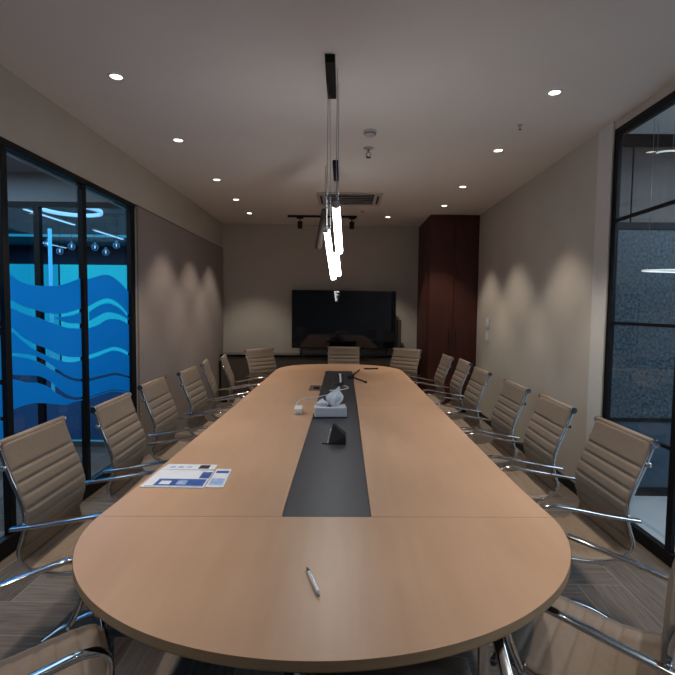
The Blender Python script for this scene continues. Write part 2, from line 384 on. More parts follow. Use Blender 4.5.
# ------------------------------------------------------------------ space beyond the right glass
struct('floor', MB().box(XR+.06, 7., YN, 3.93, -.06, 0), M['tile'])
struct('ceiling', MB().box(XR+.04, 7., YN, 3.93, 2.93, 3.0), M['pale_ceil'])
struct('wall_right', MB().box(7., 7.1, YN, 3.93, 0, 3.), M['blue_panel'])
struct('wall_front', MB().box(XR+.04, 7., YN-.1, YN, 0, 3.), M['blue_panel'])
struct('wall_back', MB().box(XR+.04, 7.1, 3.95, 4.05, 0, 3.), M['blue_panel'])
wp = empty('wall_cladding', (4.5, 3.95, 0)); tag(wp, 'dark wall cladding beyond the right glass wall, brown panels above speckled blue covering', 'wall cladding')
OW = (4.5, 3.95, 0)
wpart(MB().box(XR+.04, 7., 3.925, 3.95, 2.83, 2.93), 'top_rail', M['black'], wp, OW)
for i in range(8):
    x0 = 2.30+i*.6
    if i == 0: wpart(MB().box(XR+.045, x0-.008, 3.93, 3.95, 2.235, 2.83), 'upper_panel', M['brown_panel'], wp, OW, bevel=.004)
    wpart(MB().box(x0, x0+.592, 3.93, 3.95, 2.235, 2.83), 'upper_panel', M['brown_panel'], wp, OW, bevel=.004)
wpart(MB().box(XR+.04, 7., 3.92, 3.95, 2.18, 2.235), 'dado_rail', M['black'], wp, OW)
wpart(MB().box(XR+.045, 7., 3.93, 3.95, .65, 2.18), 'speckled_covering', M['speckle'], wp, OW)
wpart(MB().box(XR+.04, 7., 3.92, 3.95, .62, .65), 'dado_rail', M['black'], wp, OW)
wpart(MB().box(XR+.045, 7., 3.93, 3.95, .07, .62), 'lower_panel', M['blue_panel'], wp, OW)
wpart(MB().box(XR+.04, 7., 3.92, 3.95, 0, .07), 'skirting', M['black'], wp, OW)
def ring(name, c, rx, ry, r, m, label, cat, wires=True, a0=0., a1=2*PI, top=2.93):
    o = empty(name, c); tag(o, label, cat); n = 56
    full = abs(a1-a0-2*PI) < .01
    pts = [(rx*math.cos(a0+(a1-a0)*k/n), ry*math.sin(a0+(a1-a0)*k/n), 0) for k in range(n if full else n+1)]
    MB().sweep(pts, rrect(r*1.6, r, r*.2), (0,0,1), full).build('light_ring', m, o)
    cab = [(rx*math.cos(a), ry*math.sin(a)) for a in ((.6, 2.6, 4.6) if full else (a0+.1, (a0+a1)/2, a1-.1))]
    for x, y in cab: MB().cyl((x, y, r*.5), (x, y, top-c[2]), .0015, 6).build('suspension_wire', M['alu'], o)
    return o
ring('glow_ring', (2.68, 3.55, 1.82), .50, .12, .007, M['warm_glow'], 'thin glowing oval ring added for a reflection beyond the right glass wall', 'ceiling light')  # glowing shape added to stand in for a reflection in the glass
ring('glow_arc', (2.42, 3.70, 2.71), .085, .05, .007, M['warm_glow'], 'small glowing arc added high beyond the right glass wall', 'ceiling light', a0=PI, a1=2*PI)  # glowing arc added for a bright squiggle, no known fixture

# ------------------------------------------------------------------ space beyond the left glass
struct('ceiling', MB().box(-7., XL-.055, YN, 5.06, 2.9, 3.0), M['grey_ceil'])
struct('wall_left', MB().box(-7.1, -7., YN, 5.06, 0, 2.9), M['navy'])
struct('wall_front', MB().box(-7., XL-.055, YN-.1, YN, 0, 2.9), M['navy'])
struct('wall_back', MB().box(-7., XL-.055, 5.06, 5.12, 2.60, 2.9), M['grey_ceil'])
w3 = empty('window_3', (-4.5, 5.09, 0)); w3['kind'] = 'structure'; O3 = (-4.5, 5.09, 0)
wpart(MB().box(-7., XL-.055, 5.06, 5.12, 2.545, 2.60), 'header', M['black'], w3, O3)
wpart(MB().box(-7., XL-.055, 5.06, 5.12, 0, .06), 'bottom_rail', M['alu'], w3, O3)
for x in (-5.9, -4.60, -3.235, -2.09):
    wpart(MB().box(x-.03, x+.03, 5.06, 5.12, .06, 2.545), 'mullion', M['black'], w3, O3)
for a, b in ((-5.87, -4.63), (-4.57, -3.265), (-3.205, -2.12)):
    wpart(MB().box(a, b, 5.086, 5.092, .06, 2.545), 'glass_pane', M['glass_far'], w3, O3)
struct('floor', MB().box(-12., XL-.055, 5.12, 11.2, -.06, .004), M['office_floor'])
struct('floor', MB().box(-12., -7., YN, 5.12, -.06, 0), M['office_floor'])
struct('ceiling', MB().box(-12., XL-.055, 5.12, 11.2, 2.9, 3.0), M['navy'])
struct('wall_left', MB().box(-12.1, -12., 5., 11.3, 0, 3.), M['navy'])
struct('wall_front', MB().box(-12., -7., 5.06, 5.12, 0, 2.9), M['navy'])
struct('wall_right', MB().box(XL-.075, XL-.06, 5.12, 11.3, 0, 2.9), M['navy'])
struct('wall_back', MB().box(-12., XL-.055, 11.2, 11.3, 2.48, 2.9).box(-12., XL-.055, 11.2, 11.3, 0, .02), M['navy'])
w4 = empty('window_4', (-7, 11.2, 0)); w4['kind'] = 'structure'; O4 = (-7., 11.2, 0)
xs = [-12., -8.4, -6.65, -4.3, -2.14]
for i, (a, b) in enumerate(zip(xs, xs[1:])):
    wpart(MB().box(a+.012, b-.012, 11.22, 11.24, .02, 2.48), 'bright_pane', M['daylight'] if 2 <= i else M['daylight_dim'], w4, O4)
    wpart(MB().box(b-.012, b+.012, 11.19, 11.26, .02, 2.48), 'mullion', M['black'], w4, O4)
r = ring('glow_ring', (-3.62, 6.40, 2.78), .36, .38, .032, M['ring'], 'large white ring light on the ceiling beyond the left glass wall', 'ceiling light', top=2.9)
for k, (x, y0, y1, lab) in enumerate(((-4.42, 6.66, 7.9, 'slim bright linear light beside the ring light beyond the left glass'),
        (-4.36, 8.4, 9.5, 'slim bright linear light behind the ring light, right of the second mullion'),
        (-6.35, 10.0, 11.0, 'short linear light crossing behind the tall cyan column beyond the glass'))):
    o = empty('linear_pendant', (x, (y0+y1)/2, 2.84)); tag(o, lab, 'ceiling light', 'linear lights beyond the left glass')
    MB().box(-.025, .025, -(y1-y0)/2, (y1-y0)/2, 0, .035).build('housing', M['alu'], o)
    MB().box(-.022, .022, -(y1-y0)/2+.01, (y1-y0)/2-.01, -.01, 0).build('diffuser', M['line'], o)
    for s in (-1, 1): MB().cyl((0, s*(y1-y0)*.4, .035), (0, s*(y1-y0)*.4, .06), .004, 8).build('mounting_stem', M['alu'], o)
cr = MB().box(-7.6, XL-.2, 9.35, 9.41, 2.86, 2.90).build('ceiling_light_strip', M['cyan_led']); tag(cr, 'thin cyan light strip crossing the ceiling beyond the left glass', 'light strip')
gl = [(47.7,248),(60,255.4),(71.6,250),(82,256),(95,251),(105.8,256),(116.8,249)]
GX = [-4.93,-4.73,-4.53,-4.36,-4.14,-3.96,-3.78]; GZ = [2.54,2.42,2.50,2.41,2.49,2.41,2.52]
glab = ['leftmost globe pendant, beside the tall cyan light column', 'second globe pendant from the left, hanging low', 'third globe pendant from the left, hanging high',
        'middle globe pendant just left of the mullion', 'globe pendant just right of the mullion, hanging high', 'low globe pendant, second from the right', 'rightmost globe pendant near the last mullion']
for i in range(7):
    o = empty('globe_pendant', (GX[i], 8.0, GZ[i])); tag(o, glab[i]+' beyond the left glass', 'pendant light', 'globe pendants beyond the left glass')
    MB().lathe([(.001,-.055)]+[(.055*math.cos(a), .055*math.sin(a)) for a in [-1.2+.3*k for k in range(9)]]+[(.001,.055)]).build('globe', M['globe_glass'], o)
    MB().cyl((0,0,-.02), (0,0,.03), .010, 10).build('bulb', M['line'], o)
    MB().cyl((0,0,.05), (0,0,.08), .014, 10).build('lamp_holder', M['alu'], o)
    MB().cyl((0,0,.08), (0,0,2.9-GZ[i]), .003, 6).build('cord', M['black'], o)
cc = MB().cyl((-4.86, 7.95, 0), (-4.86, 7.95, 2.78), .03, 12).build('light_column', M['cyan_led']); tag(cc, 'tall thin cyan glowing column beyond the left glass wall', 'light column')

# ------------------------------------------------------------------ lights
def spot(loc, e, ang, blend, col, r=.04):
    l = bpy.data.lights.new('spot', 'SPOT'); l.energy = e; l.spot_size = math.radians(ang); l.spot_blend = blend; l.color = col; l.shadow_soft_size = r
    o = bpy.data.objects.new('downlight_beam', l); COL.objects.link(o); o.location = loc; return o
def area(loc, rot, sx, sy, e, col, name='area'):
    l = bpy.data.lights.new(name, 'AREA'); l.shape = 'RECTANGLE'; l.size = sx; l.size_y = sy; l.energy = e; l.color = col
    o = bpy.data.objects.new(name, l); COL.objects.link(o); o.location = loc; o.rotation_euler = rot; return o
def downlight(x, y, label, e=48, grp='recessed ceiling downlights'):
    o = empty('downlight', (x, y, H)); tag(o, label, 'downlight', grp)
    MB().lathe([(.033,-.001),(.036,-.006),(.045,-.006),(.047,-.0005)]).build('trim_ring', M['white_plastic'], o)
    MB().lathe([(.0005,-.0025),(.034,-.0025)]).build('lens', M['lamp_lens'], o)
    spot((x, y, H-.012), e, 78, .5, (1,.88,.74), .03)
ly = [2.97, 4.06, 5.28, 6.22, 7.09]; ry = [3.14, 4.25, 5.48, 6.46]
nl = ['nearest of the five downlights along the left side of the ceiling', 'second nearest downlight along the left side of the ceiling', 'middle one of the five downlights along the left ceiling side', 'second farthest downlight along the left side of the ceiling', 'farthest downlight on the left, beside the black track']
nr = ['nearest downlight on the right side of the ceiling', 'second nearest downlight on the right side of the ceiling', 'third downlight on the right side of the ceiling', 'downlight on the right just in front of the red wardrobe']
for y, l in zip(ly, nl): downlight(-1.39, y, l)
for y, l in zip(ry, nr): downlight(1.32, y, l)
downlight(.65, 7.28, 'small downlight between the track light and the red wardrobe')
for y in (1.9, .8, -.3):  # unseen downlights, added only to light the room
    downlight(-1.39, y, 'unseen left side downlight added overhead to light the room'); downlight(1.32, y+.1, 'unseen right side downlight added overhead to light the room')
COOL = (.25,.55,1.)
area((-4.3, 2.4, 2.86), (0,0,0), 3.2, 4.5, 88, (.55,.80,1.), 'film_backlight')  # unseen area lamp added to light the film from behind
area((-5.0, 8.0, 2.85), (0,0,0), 5, 5, 120, (.28,.58,1.), 'far_office_fill')  # unseen bluish fill added to brighten the far office
area((4.2, 1.6, 2.88), (0,0,0), 3, 3, 130, (.68,.84,1.), 'corridor_fill')  # unseen fill added to brighten the space past the right glass

# ------------------------------------------------------------------ ceiling fittings
o = empty('air_conditioner_cassette', (.06, 6.14, H)); tag(o, 'slim ceiling air conditioner grille near the back wall', 'air conditioner')
MB().box(-.40,.40,-.34,-.28,-.012,0).box(-.40,.40,.28,.34,-.012,0).box(-.40,-.30,-.28,.28,-.012,0).box(.30,.40,-.28,.28,-.012,0).build('frame', M['offwhite'], o, bevel=.003)
MB().box(-.30,.30,-.28,.28,-.004,0).build('backing', M['black_plastic'], o)
for k in range(6):
    y = -.23+k*.092
    MB().box(-.29,.29,-.022,.022,-.002,.002, Matrix.Translation((0,y,-.010)) @ Matrix.Rotation(.5,4,'X')).build('slat', M['offwhite'], o)
for s in (-1,1): MB().box(s*.35-.012, s*.35+.012, -.2, .2, -.018, -.012).build('end_vent', M['black_plastic'], o)

o = empty('track_light_rail', (-.33, 7.22, H)); tag(o, 'black ceiling track in front of the back wall', 'light track')
MB().box(-.495,.495,-.017,.017,-.03,0).build('rail', M['black'], o, bevel=.002)
MB().box(-.515,-.495,-.019,.019,-.032,0).build('end_cap', M['black_plastic'], o); MB().box(.495,.515,-.019,.019,-.032,0).build('end_cap', M['black_plastic'], o)
for x, lab in ((-.66, 'left one of the two black spotlights on the ceiling track'), (.11, 'right one of the two black spotlights on the ceiling track')):
    o = empty('track_spotlight', (x, 7.22, H-.03)); tag(o, lab, 'spotlight', 'black spotlights on the ceiling track')
    MB().box(-.05,.05,-.015,.015,-.02,0).build('adapter', M['black'], o, bevel=.002)
    MB().cyl((0,0,-.02),(0,0,-.06),.009,10).build('stem', M['black'], o)
    MB().cyl((0,0,-.06),(0,.0,-.17),.037,24).build('lamp_body', M['black_plastic'], o, bevel=.004)
    MB().cyl((0,0,-.1702),(0,0,-.174),.030,24).build('lens', M['alu'], o)

o = empty('smoke_detector', (.19, 3.83, H)); tag(o, 'round white smoke detector on the ceiling right of the pendant wires', 'smoke detector')
MB().lathe([(.052,0),(.052,-.014),(.046,-.020)]).build('base', M['offwhite'], o)
MB().lathe([(.046,-.020),(.040,-.034),(.022,-.044),(.0005,-.045)]).build('sensor_cap', M['offwhite'], o)
MB().lathe([(.0465,-.019),(.0485,-.024),(.0465,-.027)]).build('vent_slot', M['black_plastic'], o)
def sprinkler(x, y, label, s=1., group=None):
    o = empty('fire_sprinkler', (x, y, H)); tag(o, label, 'sprinkler', group)
    MB().lathe([(.04*s,0),(.038*s,-.006),(.012*s,-.010)]).build('escutcheon', M['offwhite'], o)
    MB().cyl((0,0,-.005),(0,0,-.035*s),.009*s,12).build('nozzle', M['alu'], o)
    MB().tube([(-.009*s,0,-.035*s),(-.018*s,0,-.050*s),(-.004*s,0,-.068*s),(.004*s,0,-.068*s),(.018*s,0,-.050*s),(.009*s,0,-.035*s)], .0028*s, 8, side=(0,1,0)).build('yoke', M['black_plastic'], o)
    MB().cyl((0,0,-.069*s),(0,0,-.072*s),.020*s,16).build('deflector', M['black_plastic'], o)
sprinkler(.20, 4.22, 'hanging fire sprinkler just behind the smoke detector', 1.15)
sprinkler(1.30, 3.68, 'tiny dark sprinkler between two right-hand downlights', .5)
o = empty('ceiling_sensor', (.25, 6.87, H)); tag(o, 'small round ceiling sensor behind the air conditioner', 'sensor')
MB().lathe([(.035,0),(.035,-.010),(.0005,-.014)]).build('sensor_body', M['offwhite'], o); MB().lathe([(.012,-.013),(.010,-.018),(.0005,-.020)]).build('lens', M['black_plastic'], o)

# linear pendant chandelier: two groups
def pendant(cy, y0, y1, tubes, label):
    o = empty('tube_pendant', (-.09, cy, H)); tag(o, label, 'pendant light', 'pendants over the table')
    MB().box(-.028,.028,y0-cy,y1-cy,-.045,0).build('ceiling_mount', M['black'], o, bevel=.003)
    for (a, b, r, lit) in tubes:
        a = Vector(a)-Vector((-.09,cy,H)); b = Vector(b)-Vector((-.09,cy,H)); d = (b-a).normalized()
        if lit:
            body = MB().cyl(a, b, r, 20).build('light_tube', M['tube'], o)
            for p, q in ((a-d*.02, a), (b, b+d*.015)): MB().cyl(p, q, r*1.08, 20).build('end_cap', M['alu'], body)
            off = Vector((0,0,1)) - d*d.z; off.normalize()
            MB().cyl(a+off*(r+.004), b+off*(r+.004), .006, 10).build('spine', M['alu'], body)
        else:
            body = MB().cyl(a, b, r, 20, r*1.05).build('metal_tube', M['cab_brown'], o)
        m = a-d*.01
        x = m.x
        MB().cyl(m, (x, max(y0-cy+.03, min(y1-cy-.03, m.y)), -.045), .0022, 8).build('suspension_wire', M['alu'], o)
        m2 = a + d*(b-a).length*.55
        MB().cyl(m2+Vector((0,0,r)), (x+.006, max(y0-cy+.03, min(y1-cy-.03, m2.y)), -.045), .0018, 8).build('suspension_wire', M['alu'], o)
pendant(2.94, 2.70, 3.16, [((-.049,2.78,2.10),(-.030,3.06,1.875),.0215,True), ((-.106,2.95,1.985),(-.068,3.22,1.72),.0180,True)],
        'nearer hanging light with two glowing white tubes over the table')
pendant(4.85, 4.56, 5.14, [((-.075,4.60,2.06),(-.052,4.95,1.87),.024,True), ((-.185,4.60,2.44),(-.262,4.95,2.14),.034,False)],
        'farther hanging light with a lit tube and an unlit dark tube')

# ------------------------------------------------------------------ back wall furniture
o = empty('credenza', (-.39, 7.84, 0), SK); tag(o, 'long low grey-brown credenza with black top under the television', 'credenza')
X0, X1 = -1.57, 1.62
MB().box(X0,X1,-.19,.20,.745,.775).build('top', M['black_gloss'], o, bevel=.002)
MB().box(X0+.01,X1-.01,-.16,.20,.07,.745).build('body', M['cab_brown'], o)
MB().box(X0+.03,X1-.03,-.13,.18,0,.07).build('plinth', M['black'], o)
nd = 6; wd = (X1-X0-.02)/nd
for k in range(nd):
    a = X0+.01+k*wd+.003
    d = MB().box(a, a+wd-.006, -.178, -.1605, .085, .73).build('door', M['cab_brown'], o, bevel=.002)
    hx = a+wd-.04 if k % 2 == 0 else a+.03
    MB().box(hx, hx+.008, -.192, -.178, .5, .62).build('handle', M['black'], d)
o = empty('television', (.01, 7.86, .775), .012); tag(o, 'large black flat television standing on the credenza', 'television')
MB().box(-.85,.85,-.02,.025,.095,1.045).build('bezel', M['black_plastic'], o, bevel=.004)
MB().box(-.838,.838,-.0225,-.0201,.115,1.033).build('screen', M['black_gloss'], o)
MB().box(-.5,.5,.025,.06,.2,.75).build('rear_housing', M['black_plastic'], o, bevel=.01)
for s in (-1,1): MB().box(s*.70-.012,s*.70+.012,-.09,.09,0,.012).box(s*.70-.010,s*.70+.010,-.012,.012,.012,.10).build('foot', M['black_plastic'], o)
o = empty('speaker', (.925, 7.93, .775), SK); tag(o, 'slim dark upright speaker beside the television', 'speaker')
MB().box(-.03,.03,-.035,.035,0,.57).build('cabinet', M['black_plastic'], o, bevel=.004); MB().box(-.025,.025,-.039,-.035,.02,.55).build('grille', M['cab_brown'], o)
o = empty('wardrobe', (1.605, 7.6, 0)); tag(o, 'tall dark mahogany wardrobe in the far right corner', 'wardrobe')
MB().box(-.355,.353,-.53,.548,.06,H-.002).build('body', M['red_wood'], o)
MB().box(-.34,.34,-.50,.50,0,.06).build('plinth', M['black'], o)
for a, b, hx in ((-.355,-.003,-.05),(.003,.353,.04)):
    d = MB().box(a,b,-.55,-.5305,.07,H-.01).build('door', M['red_wood'], o, bevel=.002)
    MB().box(hx-.006,hx+.006,-.566,-.55,1.0,1.25).build('handle', M['red_groove'], d)
for k in range(9):
    y = -.47+k*.115
    MB().box(-.362,-.3555,y-.045,y+.045,.07,H-.01).build('side_slat', M['red_wood'], o, bevel=.002)
# wall switches
for y, z, lab in ((6.52,1.35,'upper wall switch on the right wall beside the wardrobe'), (6.52,1.17,'lower wall switch on the right wall beside the wardrobe')):
    o = empty('wall_switch', (XR, y, z)); tag(o, lab, 'light switch', 'switches on the right wall')
    MB().box(-.008,0,-.07,.07,-.07,.07).build('plate', M['box_grey'], o, bevel=.002)
    for s in (-1,1): MB().box(-.012,-.008,s*.03-.026,s*.03+.026,-.045,.045).build('rocker', M['white_plastic'], o, bevel=.001)

# ------------------------------------------------------------------ conference table
CX, YA, YZ, BA, BZ = -.038, 1.72, 5.85, .725, .80
def lerp_tab(y, tab):
    if y <= tab[0][0]: return tab[0][1]
    for (a, p), (b, q) in zip(tab, tab[1:]):
        if y <= b: return p+(q-p)*(y-a)/(b-a)
    return tab[-1][1]
WID = [(1.72,.826),(1.95,.815),(2.3,.808),(4.4,.797),(5.85,.79)]
def hw(y, grow=0.):
    R = lerp_tab(y, WID)+grow
    if y < YA: t = (YA-y)/(BA+grow); e = 2.0
    elif y > YZ: t = (y-YZ)/(BZ+grow); e = 2.5
    else: return R
    return R*max(0., 1-t**e)**(1/e)
def shear(o):
    """the near end of the top stands a touch askew"""
    for v in o.data.vertices:
        w = max(0, min(1, (3.7-v.co.y-3.77)/1.6)); v.co.y += .034*v.co.x*w; v.co.x *= 1+.008*w; v.co.x -= .009*w
    return o
def panel_pts(y0, y1, xl=None, xr=None, grow=0.):
    ys = []
    n = 60
    allY = [YA-(BA+grow)*math.cos(PI/2*k/n) for k in range(n+1)] + [1.95, 2.3, 4.4] + [YZ+(BZ+grow)*math.sin(PI/2*k/n) for k in range(n+1)]
    ys = [y0]+[y for y in allY if y0+1e-4 < y < y1-1e-4]+[y1]
    R = [(xr if xr is not None else CX+hw(y, grow), y) for y in ys]; L = [(xl if xl is not None else CX-hw(y, grow), y) for y in ys]
    pts = R+L[::-1]; out = []
    for p in pts:
        if not out or (abs(p[0]-out[-1][0])+abs(p[1]-out[-1][1])) > 1e-5: out.append(p)
    if abs(out[0][0]-out[-1][0])+abs(out[0][1]-out[-1][1]) < 1e-5: out.pop()
    return out
TY0, TY1 = YA-BA, YZ+BZ
T = empty('conference_table', (CX, 3.77, 0)); tag(T, 'long rounded beech conference table with black centre strip', 'table')
OT = (CX, 3.77, 0)
SL, SR, S0, S1, SM = -.205, .120, 1.72, 5.90, 3.80; g = .0012
for a in ((TY0, S0-g, None, None), (S0+g, SM-g, None, SL-g), (SM+g, S1-g, None, SL-g), (S0+g, SM-g, SR+g, None), (SM+g, S1-g, SR+g, None), (S1+g, TY1, None, None)):
    shear(wpart(MB().prism(panel_pts(*a), .728, .75), 'table_panel', M['beech'], T, OT))
shear(wpart(MB().box(SL+.0005, SR-.0005, S0+.001, S1, .728, .7495), 'inlay_strip', M['dark_strip'], T, OT))
shear(wpart(MB().prism(panel_pts(TY0+.004, TY1-.004, grow=-.004), .722, .7275), 'core', M['dark_wood'], T, OT))
ring_o = panel_pts(TY0-.0015, TY1+.0015, grow=.0015); 
mbr = MB()
n = len(ring_o); cpt = [(p[0]-(p[0]-CX)*.004, p[1]) for p in ring_o]
mbr.prism(ring_o, .724, .7265)
wall_v = [(p[0], p[1], z) for z in (.724, .749) for p in ring_o]
mbr.add(wall_v, [(i, (i+1) % n, n+(i+1) % n, n+i) for i in range(n)])
shear(wpart(mbr, 'edge_band', M['table_edge'], T, OT))
for y in (2.0, 3.77, 5.5):
    wpart(MB().box(-.36, .27, y-.04, y+.04, .0, .722), 'pedestal', M['dark_wood'], T, OT, bevel=.004)
wpart(MB().box(-.07, -.02, 2.0, 5.5, .35, .70), 'modesty_panel', M['dark_wood'], T, OT, bevel=.004)

# ------------------------------------------------------------------ chairs (faces +Y, width along X)
PR = [(-.290,.942),(-.272,.885),(-.245,.810),(-.215,.735),(-.192,.660),(-.190,.590),(-.205,.530),(-.218,.485),(-.200,.440),(-.150,.412),(-.060,.402),(.030,.410),(.120,.424),(.200,.432),(.240,.424),(.258,.400)]
CORNER_Z = .455
def resample(pts, step):
    P = catmull([(0, a, b) for a, b in pts], 10); out = [P[0]]; acc = 0
    for p, q in zip(P, P[1:]):
        d = (q-p).length; 
        while acc + d >= step:
            t = (step-acc)/d; p = p.lerp(q, t); out.append(p.copy()); d = (q-p).length; acc = 0
        acc += d
    out.append(P[-1]); return out
PATH = resample(PR, .006)
CUT = min(range(len(PATH)), key=lambda i: (PATH[i] - Vector((0,-.208,.452))).length)
def sling(path, seams, width):
    mb = MB(); cum = [0]
    for p, q in zip(path, path[1:]): cum.append(cum[-1]+(q-p).length)
    tot = cum[-1]; marks = [0]+seams+[tot]; n = len(path)
    cols = [-1,-.97,-.9,-.7,-.35,0,.35,.7,.9,.97,1]
    def bulge(s):
        for a, b in zip(marks, marks[1:]):
            if a <= s <= b:
                t = (s-a)/(b-a) if b > a else 0
                w = (b-a); e = min(s-a, b-s); return min(1, math.sqrt(max(0, e)/min(.012, w/2)))
        return 0
    front, back = [], []
    for i in range(n):
        t = (path[min(i+1, n-1)]-path[max(i-1, 0)]).normalized(); nrm = Vector((0, -t.z, t.y))   # toward the sitter
        b = bulge(cum[i])
        for c in cols:
            edge = math.sqrt(max(0, 1-abs(c)**12))
            h = (.004+.0085*b)*(.35+.65*edge); k = (.003+.004*b)*(.35+.65*edge)
            front.append(path[i]+nrm*h+Vector((c*width/2,0,0))); back.append(path[i]-nrm*k+Vector((c*width/2,0,0)))
    m = len(cols); N = n*m; vs = front+back; fs = []
    for i in range(n-1):
        for j in range(m-1):
            fs.append((i*m+j, i*m+j+1, (i+1)*m+j+1, (i+1)*m+j)); fs.append((N+i*m+j, N+(i+1)*m+j, N+(i+1)*m+j+1, N+i*m+j+1))
        for j in (0, m-1): fs.append((i*m+j, (i+1)*m+j, N+(i+1)*m+j, N+i*m+j) if j == 0 else (i*m+j, N+i*m+j, N+(i+1)*m+j, (i+1)*m+j))
    for i in (0, n-1):
        for j in range(m-1): fs.append((i*m+j, N+i*m+j, N+i*m+j+1, i*m+j+1) if i == 0 else (i*m+j, i*m+j+1, N+i*m+j+1, N+i*m+j))
    mb.add(vs, fs, True); return mb
def rotx(mb, piv, a):
    if a:
        R = Matrix.Translation(piv) @ Matrix.Rotation(a, 4, 'X') @ Matrix.Translation(-Vector(piv))
        mb.v = [tuple(R @ Vector(v)) for v in mb.v]
    return mb
W = .45
def make_chair(tilt=0., base=math.radians(32)):
    piv = (0, -.02, .38)
    o = empty('conference_chair')
    R = lambda mb: rotx(mb, piv, tilt)
    bk = sling(PATH[:CUT+1], [.125+.056*k for k in range(7)], W+.014); bk.cyl((-W/2-.006,-.296,.938),(W/2+.006,-.296,.938),.0165,20)
    R(bk).build('backrest', M['leather'], o)
    R(sling(PATH[CUT:], [.06*k+.05 for k in range(8)], W+.014)).build('seat', M['leather'], o)
    rp = PATH[::4]+[PATH[-1]]
    for s in (-1, 1):
        R(MB().sweep([p+Vector((s*(W/2+.005),0,0)) for p in rp], [(a, b+.007) for a, b in rrect(.009,.016,.003)], (1,0,0))).build('side_rail', M['chrome'], o)
        # armrest: flat chrome loop
        ap = [(-.235,.598),(-.20,.603),(-.10,.618),(.02,.640),(.12,.657),(.165,.661),(.200,.652),(.219,.622),(.218,.580),(.203,.520),(.182,.470),(.160,.430)]
        pp = catmull([(s*(W/2+.032), a, b) for a, b in ap], 5)
        arm = R(MB().sweep(pp, rrect(.030,.015,.0065,4), (1,0,0))).build('armrest', M['chrome'], o)
        for (yy, zz) in ((-.197,.603), (.160,.436)):
            R(MB().cyl((s*(W/2+.000), yy, zz), (s*(W/2+.020), yy, zz), .008, 12)).build('bolt', M['chrome'], arm)
        # knob at the end of the back spreader
        R(MB().cyl((s*(W/2+.008), -.262, .845), (s*(W/2+.024), -.275, .845), .011, 14)).build('spreader_knob', M['chrome'], o)
    R(MB().cyl((-W/2-.016,-.296,.938), (W/2+.016,-.296,.938), .012, 18).cyl((-W/2-.020,-.296,.938),(-W/2-.007,-.296,.938),.0185,18).cyl((W/2+.007,-.296,.938),(W/2+.020,-.296,.938),.0185,18)).build('top_rod', M['chrome'], o)
    R(MB().cyl((-W/2-.010,.256,.402), (W/2+.010,.256,.402), .010, 18)).build('front_rod', M['chrome'], o)
    R(MB().tube([(-W/2,-.272,.845),(-W/4,-.296,.845),(0,-.302,.845),(W/4,-.296,.845),(W/2,-.272,.845)], .007, 10)).build('back_spreader', M['chrome'], o)
    for y, z in ((-.10,.386), (.10,.402)):
        R(MB().box(-W/2-.005, W/2+.005, y-.012, y+.012, z-.008, z+.004)).build('cross_bar', M['chrome'], o)
    R(MB().box(-.05,.05,-.115,.115,.355,.385)).build('seat_mount', M['black_plastic'], o, bevel=.004)
    MB().lathe([(.0005,.050),(.034,.050),(.038,.062),(.038,.100),(.026,.112),(.024,.24),(.018,.25),(.018,.362),(.0005,.362)]).build('column', M['chrome'], o)
    for k in range(4):
        a = k*PI/2+base; c, s_ = math.cos(a), math.sin(a)
        pth = catmull([(c*r_, s_*r_, z) for r_, z in ((.025,.088),(.08,.080),(.16,.060),(.215,.036),(.240,.024))], 4)
        leg = MB().sweep(pth, rrect(.026,.018,.005), (-s_, c, 0)).build('leg', M['chrome'], o)
        MB().cyl((c*.228, s_*.228, 0), (c*.228, s_*.228, .024), .014, 14).build('glide', M['black_plastic'], leg)
    return o
proto = make_chair(); proto_r = None
chairs = []
def place(x, y, face, label, group):
    """x, y of the seat centre; face = direction the chair looks towards (degrees, 90 = +Y)"""
    global proto_r
    if face > 100 and proto_r is None: o = proto_r = make_chair(0., math.radians(74))
    elif face > 100: o = copy_tree(proto_r)
    else: o = proto if not chairs else copy_tree(proto)
    o.location = (x, y, 0); o.rotation_euler = (0, 0, math.radians(face-90))
    tag(o, label, 'chair', group); chairs.append(o)
GL, GR, GE = 'chairs along the left side of the table', 'chairs along the right side of the table', 'chairs at the far end of the table'
place(-.90, 1.24, 34, 'taupe ribbed chair at the near left corner, cut off by the photo edge', GL)
ordl = ['nearest full taupe ribbed chair on the left, beside the table curve', 'taupe ribbed chair on the left, just behind the brochures', 'third taupe chair on the left, in front of the felt panel edge', 'fourth taupe ribbed chair along the left side', 'fifth taupe ribbed chair on the left, partly hidden by the fourth', 'farthest chair of the left row, seen nearly edge-on']
for (x, y, a), l in zip(((-1.115,2.155,1),(-1.09,2.86,2),(-1.145,3.61,1),(-1.11,4.32,0),(-1.15,5.02,11),(-1.10,5.60,9)), ordl): place(x, y, a, l, GL)
place(.83, 1.50, 144, 'taupe ribbed chair at the near right corner, cut off by the photo edge', GR)
ordr = ['nearest full taupe ribbed chair on the right, beside the glass wall', 'second full taupe chair on the right, in front of the white wall', 'third taupe ribbed chair along the right side', 'fourth taupe chair along the right side, below the wall switches', 'fifth taupe ribbed chair on the right, in front of the wardrobe', 'farthest chair of the right row, in front of the wardrobe']
for (x, y, a), l in zip(((1.08,2.33,180),(1.06,3.03,179),(1.05,3.70,180),(1.04,4.58,180),(1.08,5.38,180),(1.01,5.95,181)), ordr): place(x, y, a, l, GR)
place(-.94, 6.42, -42, 'angled taupe chair at the far left corner of the table', GE)
place(.015, 6.87, -90, 'taupe chair facing the camera at the far end, in front of the television', GE)
place(.74, 6.72, -131, 'angled taupe chair at the far right corner of the table', GE)
nc = make_chair(.30); nc.location = (.14, 1.12, 0); nc.rotation_euler = (0,0,0)
tag(nc, 'reclined taupe chair at the near end, only its seat front showing below the table edge', 'chair')

